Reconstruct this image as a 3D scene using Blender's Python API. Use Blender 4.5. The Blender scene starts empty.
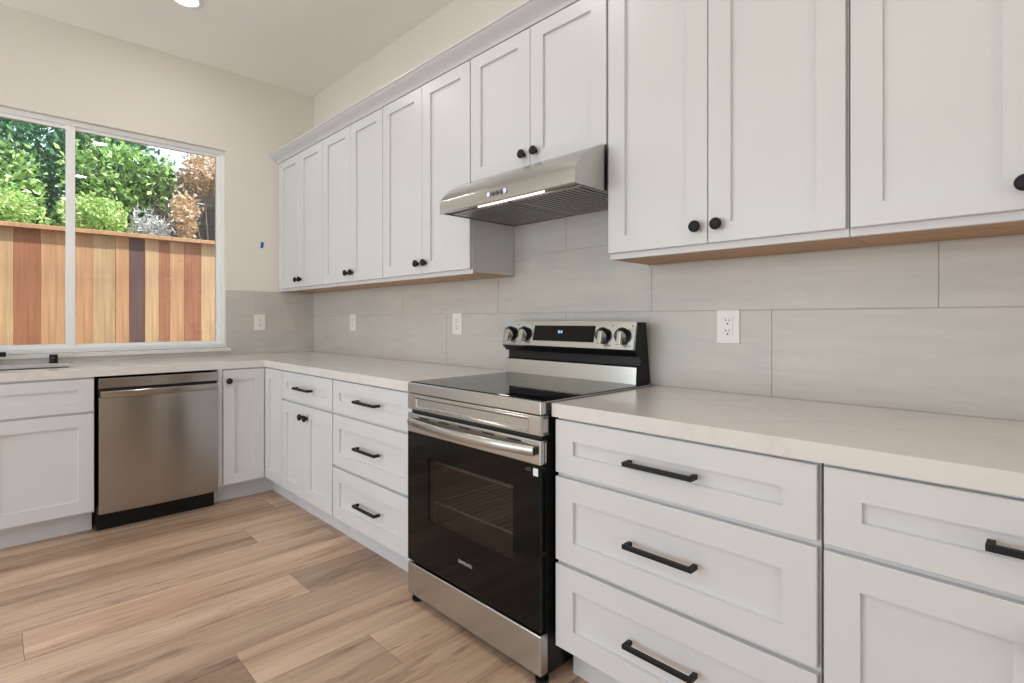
import bpy, bmesh, math, random
from mathutils import Vector, Matrix
random.seed(7)
S = bpy.context.scene
COL = S.collection
R = math.radians

# ------------------------------------------------------------------ camera
cam_data = bpy.data.cameras.new('camera')
cam = bpy.data.objects.new('camera', cam_data)
COL.objects.link(cam)
cam.location = (4.4214, -1.9586, 1.1825)
cam.rotation_euler = (R(90), 0, R(135.686 - 90))
cam_data.sensor_width = 36
cam_data.lens = 531.75 * 36 / 1024
cam_data.shift_y = -(341.5 - 319.79) / 1024
cam_data.clip_start = .02
S.camera = cam

# ------------------------------------------------------------------ view, sky, sun, added daylight lamps
S.view_settings.view_transform = 'Standard'
S.view_settings.look = 'None'
S.view_settings.gamma = 1
S.view_settings.use_curve_mapping = False
S.view_settings.exposure = 0.0
try:
    S.cycles.use_denoising = True
    S.cycles.max_bounces = 10
    S.cycles.diffuse_bounces = 6
    S.cycles.glossy_bounces = 5
    S.cycles.transparent_max_bounces = 16
    S.cycles.caustics_reflective = False
    S.cycles.caustics_refractive = False
except Exception:
    pass

world = bpy.data.worlds.new('sky')
S.world = world
world.use_nodes = True
wn = world.node_tree
sky = wn.nodes.new('ShaderNodeTexSky')
sky.sky_type = 'NISHITA'
sky.sun_disc = False
sky.sun_elevation = R(58)
sky.sun_rotation = R(90)
haze = wn.nodes.new('ShaderNodeMixRGB')          # thin white haze over the clear sky
haze.inputs[0].default_value = .55
haze.inputs[2].default_value = (3.2, 3.3, 3.4, 1)
wn.links.new(sky.outputs[0], haze.inputs[1])
wn.links.new(haze.outputs[0], wn.nodes['Background'].inputs[0])
wn.nodes['Background'].inputs[1].default_value = 0.50

def lamp(name, kind, loc, rot, energy, color, **kw):
    d = bpy.data.lights.new(name, kind)
    d.energy = energy
    d.color = color
    for k, v in kw.items():
        setattr(d, k, v)
    o = bpy.data.objects.new(name, d)
    COL.objects.link(o)
    o.location = loc
    o.rotation_euler = rot
    return o

def aim(v):
    return Vector(v).to_track_quat('-Z', 'Y').to_euler()

lamp('sun', 'SUN', (0, 0, 8), aim((-.33, -.52, -1)), 8.8, (1, .95, .86), angle=R(2.0))
# added area lamps as daylight from guessed, unseen doors and a side window
lamp('patio_fill', 'AREA', (2.2, -4.86, 1.35), aim((0, 1, .42)), 72, (.86, .94, 1.0),
     shape='RECTANGLE', size=4.0, size_y=2.1)
lamp('side_fill', 'AREA', (9.26, -3.5, 1.55), aim((-1, 0, .20)), 34, (.96, .98, 1.0),
     shape='RECTANGLE', size=1.8, size_y=1.5)

# ------------------------------------------------------------------ materials
def new_mat(name, color=(.8, .8, .8), rough=.5, metal=0., spec=None, **kw):
    m = bpy.data.materials.new(name)
    m.use_nodes = True
    b = m.node_tree.nodes['Principled BSDF']
    b.inputs['Base Color'].default_value = (*color, 1)
    b.inputs['Roughness'].default_value = rough
    b.inputs['Metallic'].default_value = metal
    if spec is not None:
        b.inputs['Specular IOR Level'].default_value = spec
    for k, v in kw.items():
        b.inputs[k].default_value = v
    return m

def N(m, kind, **kw):
    n = m.node_tree.nodes.new(kind)
    for k, v in kw.items():
        setattr(n, k, v)
    return n

def L(m, a, b):
    m.node_tree.links.new(a, b)

def bsdf(m):
    return m.node_tree.nodes['Principled BSDF']

def obj_coords(m, scale=(1, 1, 1), src='Object'):
    tc = N(m, 'ShaderNodeTexCoord')
    mp = N(m, 'ShaderNodeMapping')
    mp.inputs['Scale'].default_value = scale
    L(m, tc.outputs[src], mp.inputs[0])
    return mp.outputs[0]

def ramp(m, fac, stops):
    r = N(m, 'ShaderNodeValToRGB')
    cr = r.color_ramp
    while len(cr.elements) < len(stops):
        cr.elements.new(.5)
    for e, (p, c) in zip(cr.elements, stops):
        e.position = p
        e.color = (*c, 1)
    L(m, fac, r.inputs[0])
    return r.outputs[0]

def noise(m, vec, scale, detail=4, rough=.55):
    n = N(m, 'ShaderNodeTexNoise')
    n.inputs['Scale'].default_value = scale
    n.inputs['Detail'].default_value = detail
    n.inputs['Roughness'].default_value = rough
    L(m, vec, n.inputs['Vector'])
    return n.outputs['Fac']

def bump(m, fac, strength, dist=.01):
    b = N(m, 'ShaderNodeBump')
    b.inputs['Strength'].default_value = strength
    b.inputs['Distance'].default_value = dist
    L(m, fac, b.inputs['Height'])
    L(m, b.outputs[0], bsdf(m).inputs['Normal'])

def painted(name, color, rough, sc=180, st=.04):
    m = new_mat(name, color, rough)
    v = obj_coords(m)
    bump(m, noise(m, v, sc, 2), st, .002)
    n2 = noise(m, v, 2.5, 2)
    L(m, ramp(m, n2, [(.3, tuple(c * .985 for c in color)), (.7, color)]), bsdf(m).inputs['Base Color'])
    return m

M = {}
M['white'] = painted('white_lacquer', (.65, .65, .66), .34)
M['wall'] = painted('cream_wall_paint', (.75, .715, .645), .75, 120, .12)
M['ceil'] = painted('ceiling_paint', (.88, .865, .81), .8, 120, .12)
M['vinyl'] = painted('white_vinyl', (.86, .87, .87), .35)
M['plate'] = painted('white_plastic', (.80, .77, .74), .35)
M['black'] = painted('matte_black_metal', (.008, .0075, .0075), .5)
M['blackp'] = painted('black_enamel', (.010, .010, .010), .3)
bsdf(M['black']).inputs['Specular IOR Level'].default_value = .3
bsdf(M['blackp']).inputs['Specular IOR Level'].default_value = .22
M['rack'] = new_mat('bright_rack_wire', (.9, .9, .88), .35, .4)
M['dark'] = painted('dark_cavity', (.02, .019, .018), .6)
M['slot'] = new_mat('dark_slot', (.01, .01, .01), .7)
M['enamel'] = painted('grey_oven_enamel', (.26, .24, .225), .35)
M['chrome'] = new_mat('chrome_wire', (.85, .85, .85), .15, 1.)
M['greytext'] = new_mat('grey_print', (.45, .45, .45), .5)
M['sticker'] = new_mat('white_sticker', (.8, .8, .8), .5)
M['tape'] = painted('blue_tape', (.01, .10, .42), .6)
M['bglass'] = new_mat('black_glass', (.003, .003, .003), .05, spec=.22)
M['gasket'] = painted('grey_gasket', (.10, .10, .10), .6)

def steel(name, color, rough, aniso=.75):
    """brushed across: reflections smear up and down"""
    m = new_mat(name, color, rough, 1.)
    tg = N(m, 'ShaderNodeTangent', direction_type='RADIAL', axis='Z')
    L(m, tg.outputs[0], bsdf(m).inputs['Tangent'])
    bsdf(m).inputs['Anisotropic'].default_value = aniso
    bsdf(m).inputs['Anisotropic Rotation'].default_value = .25
    return m
M['steel'] = steel('brushed_stainless', (.53, .525, .505), .25)
M['steeld'] = steel('dishwasher_stainless', (.40, .385, .36), .24, .88)
M['filter'] = steel('filter_mesh_metal', (.42, .40, .38), .40, .3)

def quartz():
    m = new_mat('white_quartz', (.8, .78, .75), .16)
    v = obj_coords(m, src='Generated') if False else obj_coords(m)
    n1 = noise(m, v, 1.6, 8, .65)
    w = N(m, 'ShaderNodeMath', operation='SUBTRACT')
    w.inputs[1].default_value = .5
    L(m, n1, w.inputs[0])
    a = N(m, 'ShaderNodeMath', operation='ABSOLUTE')
    L(m, w.outputs[0], a.inputs[0])
    vein = ramp(m, a.outputs[0], [(0, (.665, .64, .615)), (.015, (.70, .675, .65)), (.05, (.715, .69, .665))])
    fine = ramp(m, noise(m, v, 90, 3), [(.35, (.985, .985, .985)), (.65, (1, 1, 1))])
    mx = N(m, 'ShaderNodeMixRGB', blend_type='MULTIPLY')
    mx.inputs[0].default_value = 1
    L(m, vein, mx.inputs[1]); L(m, fine, mx.inputs[2])
    L(m, mx.outputs[0], bsdf(m).inputs['Base Color'])
    return m
M['quartz'] = quartz()

def tile(name, scale):
    m = new_mat(name, (.6, .58, .55), .38)
    v = obj_coords(m, scale)
    f1 = noise(m, v, 1.0, 6, .7)
    v2 = obj_coords(m, (2.2, 2.2, 4.5))
    f2 = noise(m, v2, 1.4, 4, .6)
    c1 = ramp(m, f1, [(.25, (.50, .475, .445)), (.5, (.545, .52, .488)), (.75, (.585, .56, .525))])
    c2 = ramp(m, f2, [(.3, (.92, .93, .94)), (.7, (1.04, 1.02, 1.0))])
    mx = N(m, 'ShaderNodeMixRGB', blend_type='MULTIPLY')
    mx.inputs[0].default_value = 1
    L(m, c1, mx.inputs[1]); L(m, c2, mx.inputs[2])
    L(m, mx.outputs[0], bsdf(m).inputs['Base Color'])
    bump(m, f1, .05, .002)
    return m
M['tile_r'] = tile('grey_linen_tile', (4, 40, 45))
M['tile_l'] = tile('grey_linen_tile_side', (40, 4, 45))
M['grout'] = painted('grey_grout', (.46, .44, .41), .8)

def wood_ply():
    m = new_mat('maple_plywood', (.55, .36, .2), .5)
    v = obj_coords(m, (2, 30, 30))
    f = noise(m, v, 1.5, 5)
    L(m, ramp(m, f, [(.3, (.40, .215, .105)), (.7, (.53, .32, .17))]), bsdf(m).inputs['Base Color'])
    return m
M['ply'] = wood_ply()

def planks():
    m = new_mat('oak_vinyl_plank', (.5, .35, .25), .38)
    at = N(m, 'ShaderNodeAttribute', attribute_name='plank_tone')
    sep = N(m, 'ShaderNodeSeparateColor')
    L(m, at.outputs['Color'], sep.inputs[0])
    tc = N(m, 'ShaderNodeTexCoord')
    # every plank shifts the grain by its own random offset
    off = N(m, 'ShaderNodeVectorMath', operation='SCALE')
    L(m, at.outputs['Color'], off.inputs[0])
    off.inputs['Scale'].default_value = 37.
    add = N(m, 'ShaderNodeVectorMath', operation='ADD')
    L(m, tc.outputs['Object'], add.inputs[0]); L(m, off.outputs[0], add.inputs[1])
    def mapped(sc):
        mp = N(m, 'ShaderNodeMapping')
        mp.inputs['Scale'].default_value = sc
        L(m, add.outputs[0], mp.inputs[0])
        return mp.outputs[0]
    broad = noise(m, mapped((8, .55, 1)), 1., 5, .62)
    fine = noise(m, mapped((80, 3.0, 1)), 1., 5, .7)
    knots = noise(m, mapped((11, 1.3, 1)), 1., 4, .78)
    base = ramp(m, broad, [(.30, (.33, .21, .135)), (.42, (.50, .335, .225)), (.56, (.625, .44, .31)), (.75, (.71, .515, .375))])
    fn = ramp(m, fine, [(.3, (.80, .785, .77)), (.6, (1.03, 1.03, 1.03))])
    kn = ramp(m, knots, [(.32, (.56, .50, .465)), (.45, (1, 1, 1))])
    tone = ramp(m, sep.outputs[0], [(0, (.66, .635, .63)), (.4, (.94, .93, .925)), (1, (1.2, 1.2, 1.22))])
    cur = base
    for c in (fn, kn, tone):
        mx = N(m, 'ShaderNodeMixRGB', blend_type='MULTIPLY')
        mx.inputs[0].default_value = 1
        L(m, cur, mx.inputs[1]); L(m, c, mx.inputs[2])
        cur = mx.outputs[0]
    L(m, cur, bsdf(m).inputs['Base Color'])
    bump(m, fine, .06, .002)
    return m
M['plank'] = planks()
M['seam'] = new_mat('plank_seam', (.26, .18, .13), .8)

def thin_glass(name, tint, refl=1.0):
    m = bpy.data.materials.new(name)
    m.use_nodes = True
    nt = m.node_tree
    nt.nodes.remove(nt.nodes['Principled BSDF'])
    tr = N(m, 'ShaderNodeBsdfTransparent'); tr.inputs[0].default_value = (*tint, 1)
    gl = N(m, 'ShaderNodeBsdfGlossy'); gl.inputs['Roughness'].default_value = .02
    fr = N(m, 'ShaderNodeFresnel'); fr.inputs[0].default_value = 1.5
    mu = N(m, 'ShaderNodeMath', operation='MULTIPLY'); mu.inputs[1].default_value = refl
    L(m, fr.outputs[0], mu.inputs[0])
    mx = N(m, 'ShaderNodeMixShader')
    L(m, mu.outputs[0], mx.inputs[0]); L(m, tr.outputs[0], mx.inputs[1]); L(m, gl.outputs[0], mx.inputs[2])
    L(m, mx.outputs[0], nt.nodes['Material Output'].inputs[0])
    return m
M['glass'] = thin_glass('window_glass', (.97, .98, .97))
M['ovenglass'] = thin_glass('tinted_oven_glass', (.55, .53, .51), .30)

def glow(name, color, strength):
    m = new_mat(name, (0, 0, 0), .5)
    b = bsdf(m)
    b.inputs['Emission Color'].default_value = (*color, 1)
    b.inputs['Emission Strength'].default_value = strength
    return m
M['lens'] = glow('lamp_lens', (1, .96, .9), 6)
M['strip'] = glow('hood_lamp_strip', (1, .93, .82), 2.2)
M['ring'] = glow('lit_button_ring', (.80, .83, 1), .95)
M['digits'] = glow('blue_display_digits', (.35, .62, 1), 2.2)

def board_mat(name, c):
    m = new_mat(name, c, .7)
    v = obj_coords(m, (40, 40, 1.6))
    f = noise(m, v, 1., 5, .65)
    v2 = obj_coords(m, (6, 6, 2))
    f2 = noise(m, v2, 1.2, 3)
    c1 = ramp(m, f, [(.3, tuple(x * .70 for x in c)), (.7, tuple(min(1, x * 1.15) for x in c))])
    c2 = ramp(m, f2, [(.3, (.82, .80, .80)), (.65, (1.05, 1.05, 1.05))])
    mx = N(m, 'ShaderNodeMixRGB', blend_type='MULTIPLY'); mx.inputs[0].default_value = 1
    L(m, c1, mx.inputs[1]); L(m, c2, mx.inputs[2])
    L(m, mx.outputs[0], bsdf(m).inputs['Base Color'])
    return m
M['fb_tan'] = board_mat('tan_cedar_board', (.60, .40, .225))
M['fb_red'] = board_mat('red_cedar_board', (.37, .155, .085))
M['fb_orange'] = board_mat('orange_cedar_board', (.56, .32, .175))
M['fb_dark'] = board_mat('purple_brown_board', (.13, .075, .075))
M['fb_pale'] = board_mat('greyed_tan_board', (.54, .385, .225))
M['oldwood'] = board_mat('weathered_dark_board', (.075, .055, .05))

def leaf_mat(name, ca, cb, trans=.22):
    m = new_mat(name, ca, .32)
    nt = m.node_tree
    at = N(m, 'ShaderNodeAttribute', attribute_name='leaf_tone')
    col = ramp(m, at.outputs['Fac'], [(0, ca), (1, cb)])
    L(m, col, bsdf(m).inputs['Base Color'])
    tl = N(m, 'ShaderNodeBsdfTranslucent')
    L(m, col, tl.inputs[0])
    mx = N(m, 'ShaderNodeMixShader'); mx.inputs[0].default_value = trans
    L(m, bsdf(m).outputs[0], mx.inputs[1]); L(m, tl.outputs[0], mx.inputs[2])
    L(m, mx.outputs[0], nt.nodes['Material Output'].inputs[0])
    return m
M['leaf_green'] = leaf_mat('mid_green_leaf', (.02, .085, .025), (.55, .82, .28))  # wide tone range puts highlights and deep shade into the leaf colour
M['leaf_dark'] = leaf_mat('dark_green_leaf', (.020, .085, .045), (.10, .30, .13))
M['leaf_lime'] = leaf_mat('lime_leaf', (.16, .36, .07), (.70, .86, .36))
M['leaf_dry'] = leaf_mat('dried_leaf', (.36, .22, .12), (.90, .70, .48))
M['leaf_silver'] = leaf_mat('silver_leaf', (.30, .32, .32), (.70, .72, .70))
M['bark'] = board_mat('grey_bark', (.30, .26, .22))
M['darkwood'] = board_mat('dark_stained_wood', (.07, .045, .03))
M['soil'] = painted('garden_soil', (.16, .12, .08), .9, 20, .3)
M['stucco'] = painted('pale_stucco', (.85, .80, .75), .85)
M['shingle'] = painted('grey_shingle', (.32, .30, .30), .85, 30, .3)

# ------------------------------------------------------------------ building helpers
WORLD = {}

def thing(name, loc, label, cat, group=None):
    o = bpy.data.objects.new(name, None)
    o.empty_display_size = .1
    COL.objects.link(o)
    o.location = loc
    WORLD[o.name] = Vector(loc)
    o['label'] = label
    o['category'] = cat
    if group:
        o['group'] = group
    return o

def tag(o, label, cat, group=None):
    o['label'] = label
    o['category'] = cat
    if group:
        o['group'] = group
    return o

def structure(o):
    o['kind'] = 'structure'
    return o

class MB:
    """collects shapes given in room coordinates; build() links them as one mesh object"""
    def __init__(self):
        self.bm = bmesh.new()
        self.mi = 0

    def mat(self, i):
        self.mi = i
        return self

    def face(self, vs):
        try:
            f = self.bm.faces.new(vs)
            f.material_index = self.mi
            return f
        except ValueError:
            return None

    def box(self, x0, x1, y0, y1, z0, z1, bev=0., seg=2):
        x0, x1 = min(x0, x1), max(x0, x1); y0, y1 = min(y0, y1), max(y0, y1); z0, z1 = min(z0, z1), max(z0, z1)
        v = [self.bm.verts.new(p) for p in ((x0, y0, z0), (x1, y0, z0), (x1, y1, z0), (x0, y1, z0),
                                            (x0, y0, z1), (x1, y0, z1), (x1, y1, z1), (x0, y1, z1))]
        fs = [self.face([v[i] for i in q]) for q in ((3, 2, 1, 0), (4, 5, 6, 7), (0, 1, 5, 4), (1, 2, 6, 5), (2, 3, 7, 6), (3, 0, 4, 7))]
        if bev > 0:
            es = set()
            for f in fs:
                es.update(f.edges)
            r = bmesh.ops.bevel(self.bm, geom=list(es), offset=bev, segments=seg, affect='EDGES', profile=.5)
            for f in r['faces']:
                f.material_index = self.mi
        return self

    def rings(self, rings, cap0=True, cap1=True):
        vr = [[self.bm.verts.new(p) for p in ring] for ring in rings]
        n = len(vr[0])
        for a, b in zip(vr, vr[1:]):
            for i in range(n):
                self.face([a[i], a[(i + 1) % n], b[(i + 1) % n], b[i]])
        if cap0:
            self.face(list(reversed(vr[0])))
        if cap1:
            self.face(vr[-1])
        return self

    def prism(self, prof, axis, a, b):
        """profile points are (p, q) in the two remaining axes; extruded from a to b"""
        def P(p, q, t):
            return {'x': (t, p, q), 'y': (p, t, q), 'z': (p, q, t)}[axis]
        return self.rings([[P(p, q, a) for p, q in prof], [P(p, q, b) for p, q in prof]])

    def lathe(self, prof, o, n, seg=20):
        """profile of (radius, distance along n) pairs"""
        o, n = Vector(o), Vector(n).normalized()
        u = n.orthogonal().normalized()
        w = n.cross(u)
        rs = []
        for r, d in prof:
            r = max(r, 1e-5)
            rs.append([o + n * d + (u * math.cos(2 * math.pi * k / seg) + w * math.sin(2 * math.pi * k / seg)) * r for k in range(seg)])
        return self.rings(rs)

    def tube(self, pts, r, seg=10):
        pts = [Vector(p) for p in pts]
        rs = []
        t = (pts[1] - pts[0]).normalized()
        u = t.orthogonal().normalized()
        for i, p in enumerate(pts):
            t = (pts[min(i + 1, len(pts) - 1)] - pts[max(i - 1, 0)]).normalized()
            u = (u - t * u.dot(t)).normalized()
            w = t.cross(u)
            rr = r[i] if isinstance(r, (list, tuple)) else r
            rs.append([p + (u * math.cos(2 * math.pi * k / seg) + w * math.sin(2 * math.pi * k / seg)) * rr for k in range(seg)])
        return self.rings(rs)

    def shaker(self, o, u, n, w, h, t=.02, stile=.07, rail=None, deep=.012, ch=.0018, lip=.0008):
        """framed door or drawer front: o = lower left corner of the back face, u = width direction, n = outward"""
        o, u, n, v = Vector(o), Vector(u), Vector(n), Vector((0, 0, 1))
        rail = stile if rail is None else rail
        def ring(a, b, d):
            return [o + u * a + v * b + n * d, o + u * (w - a) + v * b + n * d,
                    o + u * (w - a) + v * (h - b) + n * d, o + u * a + v * (h - b) + n * d]
        return self.rings([ring(0, 0, 0), ring(0, 0, t - ch), ring(ch, ch, t), ring(stile, rail, t),
                           ring(stile + lip, rail + lip, t - deep)])

    def cells(self, xs, ys, mask, z0, z1):
        """slab of solid cells; mask[j][i] says whether the cell is filled"""
        top, bot = {}, {}
        def V(d, i, j, z):
            if (i, j) not in d:
                d[(i, j)] = self.bm.verts.new((xs[i], ys[j], z))
            return d[(i, j)]
        nx, ny = len(xs) - 1, len(ys) - 1
        full = lambda i, j: 0 <= i < nx and 0 <= j < ny and mask[j][i]
        for j in range(ny):
            for i in range(nx):
                if not full(i, j):
                    continue
                c = [(i, j), (i + 1, j), (i + 1, j + 1), (i, j + 1)]
                self.face([V(top, *k, z1) for k in c])
                self.face([V(bot, *k, z0) for k in reversed(c)])
                for (di, dj), (a, b) in zip(((0, -1), (1, 0), (0, 1), (-1, 0)), ((0, 1), (1, 2), (2, 3), (3, 0))):
                    if not full(i + di, j + dj):
                        self.face([V(bot, *c[a], z0), V(bot, *c[b], z0), V(top, *c[b], z1), V(top, *c[a], z1)])
        return self

    def build(self, name, mats, parent=None, smooth=None, kind=None):
        bm = self.bm
        bmesh.ops.recalc_face_normals(bm, faces=bm.faces)
        lo = Vector((min(v.co[i] for v in bm.verts) for i in range(3)))
        hi = Vector((max(v.co[i] for v in bm.verts) for i in range(3)))
        c = (lo + hi) / 2
        if parent is None:
            c.z = lo.z
        bmesh.ops.translate(bm, verts=bm.verts, vec=-c)
        me = bpy.data.meshes.new(name)
        bm.to_mesh(me)
        bm.free()
        for m in (mats if isinstance(mats, (list, tuple)) else [mats]):
            me.materials.append(M[m])
        if smooth:
            for p in me.polygons:
                p.use_smooth = True
            try:
                me.set_sharp_from_angle(angle=R(smooth))
            except Exception:
                pass
        o = bpy.data.objects.new(name, me)
        COL.objects.link(o)
        if parent is not None:
            o.parent = parent
            o.location = c - WORLD[parent.name]
        else:
            o.location = c
        WORLD[o.name] = c.copy()
        if kind:
            o['kind'] = kind
        return o

def text(name, body, size, loc, rot, mat, parent, extrude=.0004):
    cu = bpy.data.curves.new(name, 'FONT')
    cu.body = body
    cu.size = size
    cu.extrude = extrude
    cu.align_x = 'CENTER'
    cu.align_y = 'CENTER'
    cu.materials.append(M[mat])
    tmp = bpy.data.objects.new(name + '_curve', cu)
    COL.objects.link(tmp)
    dg = bpy.context.evaluated_depsgraph_get()
    me = bpy.data.meshes.new_from_object(tmp.evaluated_get(dg))
    bpy.data.objects.remove(tmp)
    me.name = name
    o = bpy.data.objects.new(name, me)
    COL.objects.link(o)
    o.parent = parent
    o.location = Vector(loc) - WORLD[parent.name]
    o.rotation_euler = rot
    WORLD[o.name] = Vector(loc)
    return o

# ------------------------------------------------------------------ room dimensions
CEIL = 3.079
RX, RY = 9.2, -4.8                 # far corners of the room
CT, CTB = .914, .871               # countertop top / bottom
FW, FR = .743, -.664               # cabinet front planes: window run (x), range run (y)
CW, CR = .747, -.668               # countertop fronts
DB, DT = .136, .863                # bottom / top of the base fronts

# floor: one face per plank, seams between them
PW, PX0 = .2315, .0715
joints = {4: -.45, 5: -.95, 6: -.60, 7: -1.88, 8: -.97, 9: -.42, 10: -1.345, 11: -.95, 12: -1.52, 13: -1.1}
bm = bmesh.new()
lay = bm.loops.layers.float_color.new('plank_tone')
tones = {(7, 0): .95, (7, 1): .35, (8, 0): .05, (8, 1): .62, (9, 0): .72, (10, 0): .62, (10, 1): .12, (11, 0): .75, (11, 1): .28, (6, 0): .4, (5, 0): .55, (12, 0): .5}
def plank_face(x0, x1, y0, y1, tone):
    g = .0009
    vs = [bm.verts.new(p) for p in ((x0 + g, y0 + g, 0), (x1 - g, y0 + g, 0), (x1 - g, y1 - g, 0), (x0 + g, y1 - g, 0))]
    f = bm.faces.new(vs)
    c = (tone, random.random(), random.random(), 1)
    for lp in f.loops:
        lp[lay] = c
rowi = -1
x = PX0 - PW
while x < RX:
    j = joints.get(rowi, -random.uniform(.1, 1.5))
    ys = [0.]
    y = j
    while y < -.35:
        y += 1.52
    y = j if j > -1.52 else j
    cuts = []
    yy = j
    while yy < 0:
        cuts.append(yy); yy += 1.52
    yy = j - 1.52
    while yy > RY:
        cuts.append(yy); yy -= 1.52
    cuts = sorted([c for c in cuts if RY < c < 0], reverse=True)
    edges = [0.] + cuts + [RY]
    kj = cuts.index(min(cuts, key=lambda c: abs(c - j)))
    for k in range(len(edges) - 1):
        t = tones.get((rowi, k - kj), random.uniform(.25, .85))
        plank_face(max(x, 0.), min(x + PW, RX), edges[k + 1], edges[k], t)
    x += PW
    rowi += 1
nb = len(bm.faces)
bx = [bm.verts.new(p) for p in ((0, RY, -.0012), (RX, RY, -.0012), (RX, 0, -.0012), (0, 0, -.0012), (0, RY, -.12), (RX, RY, -.12), (RX, 0, -.12), (0, 0, -.12))]
for q in ((0, 1, 2, 3), (7, 6, 5, 4), (0, 4, 5, 1), (1, 5, 6, 2), (2, 6, 7, 3), (3, 7, 4, 0)):
    f = bm.faces.new([bx[i] for i in q]); f.material_index = 1
me = bpy.data.meshes.new('floor')
bm.to_mesh(me); bm.free()
me.materials.append(M['plank']); me.materials.append(M['seam'])
fl = bpy.data.objects.new('floor', me); COL.objects.link(fl)
structure(fl)

# ceiling with the eaves outside the window
structure(MB().box(-.17, RX + .17, RY - .17, .17, CEIL, CEIL + .12).build('ceiling', 'ceil'))

def wall_with_holes(name, axis, at0, at1, a0, a1, z1, holes, mat='wall'):
    """axis 'x': the wall spans y from a0 to a1 at x = at0..at1; axis 'y': spans x"""
    us = sorted({a0, a1} | {h[0] for h in holes} | {h[1] for h in holes})
    zs = sorted({0., z1} | {h[2] for h in holes} | {h[3] for h in holes})
    mask = [[not any(h[0] <= (us[i] + us[i + 1]) / 2 <= h[1] and h[2] <= (zs[j] + zs[j + 1]) / 2 <= h[3] for h in holes)
             for i in range(len(us) - 1)] for j in range(len(zs) - 1)]
    mb = MB().cells(us, zs, mask, at0, at1)
    for v in mb.bm.verts:
        u, z, t = v.co
        v.co = (t, u, z) if axis == 'x' else (u, t, z)
    return structure(mb.build(name, mat))

WY0, WY1, WZ0, WZ1 = -2.53, -.687, .972, 2.472       # window opening
wall_with_holes('wall_left', 'x', -.16, 0, RY - .16, .16, CEIL, [(WY0, WY1, WZ0, WZ1)])
structure(MB().box(0, RX + .16, 0, .16, 0, CEIL).build('wall_right', 'wall'))
wall_with_holes('wall_rear', 'x', RX, RX + .16, RY - .16, 0, CEIL, [(-4.4, -2.6, .8, 2.3)])
wall_with_holes('wall_near', 'y', RY - .16, RY, 0, RX, CEIL, [(.2, 4.2, .08, 2.4)])

# ------------------------------------------------------------------ window over the sink
def win(name, loc):
    o = bpy.data.objects.new(name, None)
    COL.objects.link(o)
    o.location = loc
    WORLD[o.name] = Vector(loc)
    o['kind'] = 'structure'
    return o
w1 = win('window_1', (0, (WY0 + WY1) / 2, WZ0))
FX0, FX1 = -.115, -.035          # frame depth
mb = MB()
fw = .030
mb.box(FX0, FX1, WY0, WY1, WZ1 - fw, WZ1, .003)
mb.box(FX0, FX1, WY0, WY1, WZ0, WZ0 + fw, .003)
mb.box(FX0, FX1, WY0, WY0 + fw, WZ0 + fw, WZ1 - fw, .003)
mb.box(FX0, FX1, WY1 - fw, WY1, WZ0 + fw, WZ1 - fw, .003)
mb.build('window_frame', 'vinyl', w1)
MID = -1.585
def sash(y0, y1, x0, x1, sw):
    mb = MB()
    z0, z1 = WZ0 + fw, WZ1 - fw
    mb.box(x0, x1, y0, y1, z1 - sw, z1, .002).box(x0, x1, y0, y1, z0, z0 + sw, .002)
    mb.box(x0, x1, y0, y0 + sw, z0 + sw, z1 - sw, .002).box(x0, x1, y1 - sw, y1, z0 + sw, z1 - sw, .002)
    s = mb.build('window_sash', 'vinyl', w1)
    xm = (x0 + x1) / 2
    MB().box(xm - .003, xm + .003, y0 + sw - .003, y1 - sw + .003, z0 + sw - .003, z1 - sw + .003).build('glass_pane', 'glass', s)
sash(MID - .012, WY1 - fw, -.088, -.058, .022)
sash(WY0 + fw, MID - .0125, -.085, -.055, .024)
MB().box(-.0578, -.048, MID - .034, MID + .011, WZ0 + fw, WZ1 - fw, .002).build('meeting_stile', 'vinyl', w1)
MB().box(-.034, .03, WY0 - .03, WY1 + .028, WZ0 - .028, WZ0, .003).build('window_sill', 'quartz', w1)

# guessed patio door and side window frames, added behind the camera for light
for nm, ax, at, a0, a1, z0, z1, cuts in (('added_window_2', 'y', RY - .08, .2, 4.2, .08, 2.4, (1.53, 2.87)), ('added_window_3', 'x', RX + .08, -4.4, -2.6, .8, 2.3, (-3.5,))):
    c = ((a0 + a1) / 2, at, z0) if ax == 'y' else (at, (a0 + a1) / 2, z0)
    w = win(nm, c)
    mb = MB()
    def bar(p0, p1, q0, q1):
        if ax == 'y':
            mb.box(p0, p1, at - .03, at + .03, q0, q1, .003)
        else:
            mb.box(at - .03, at + .03, p0, p1, q0, q1, .003)
    bar(a0, a1, z0, z0 + .06); bar(a0, a1, z1 - .06, z1); bar(a0, a0 + .06, z0 + .06, z1 - .06); bar(a1 - .06, a1, z0 + .06, z1 - .06)
    for cc in cuts:
        bar(cc - .04, cc + .04, z0 + .06, z1 - .06)
    fr = mb.build('window_frame', 'vinyl', w)

# unseen dark door added to the rear wall for a dark band in the dishwasher
dr = win('reflection_door', (RX, -.55, 0))
mb = MB()
mb.shaker((RX - .004, -.14, .005), (0, -1, 0), (-1, 0, 0), .82, 2.03, .036, .12, .14, .010)
slab = mb.build('door_slab', 'darkwood', dr)
MB().lathe([(.024, 0), (.024, .006), (.010, .010), (.010, .035), (.026, .042), (.028, .056), (.018, .066), (.0001, .068)], (RX - .040, -.20, 1.0), (-1, 0, 0), 20).build('door_knob', 'chrome', slab, 40)
MB().box(RX - .02, RX - .0005, -.055, -.135, 0, 2.045).box(RX - .02, RX - .0005, -1.045, -.965, 0, 2.045).box(RX - .02, RX - .0005, -1.045, -.055, 2.045, 2.125).build('door_frame', 'white', dr)

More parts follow.
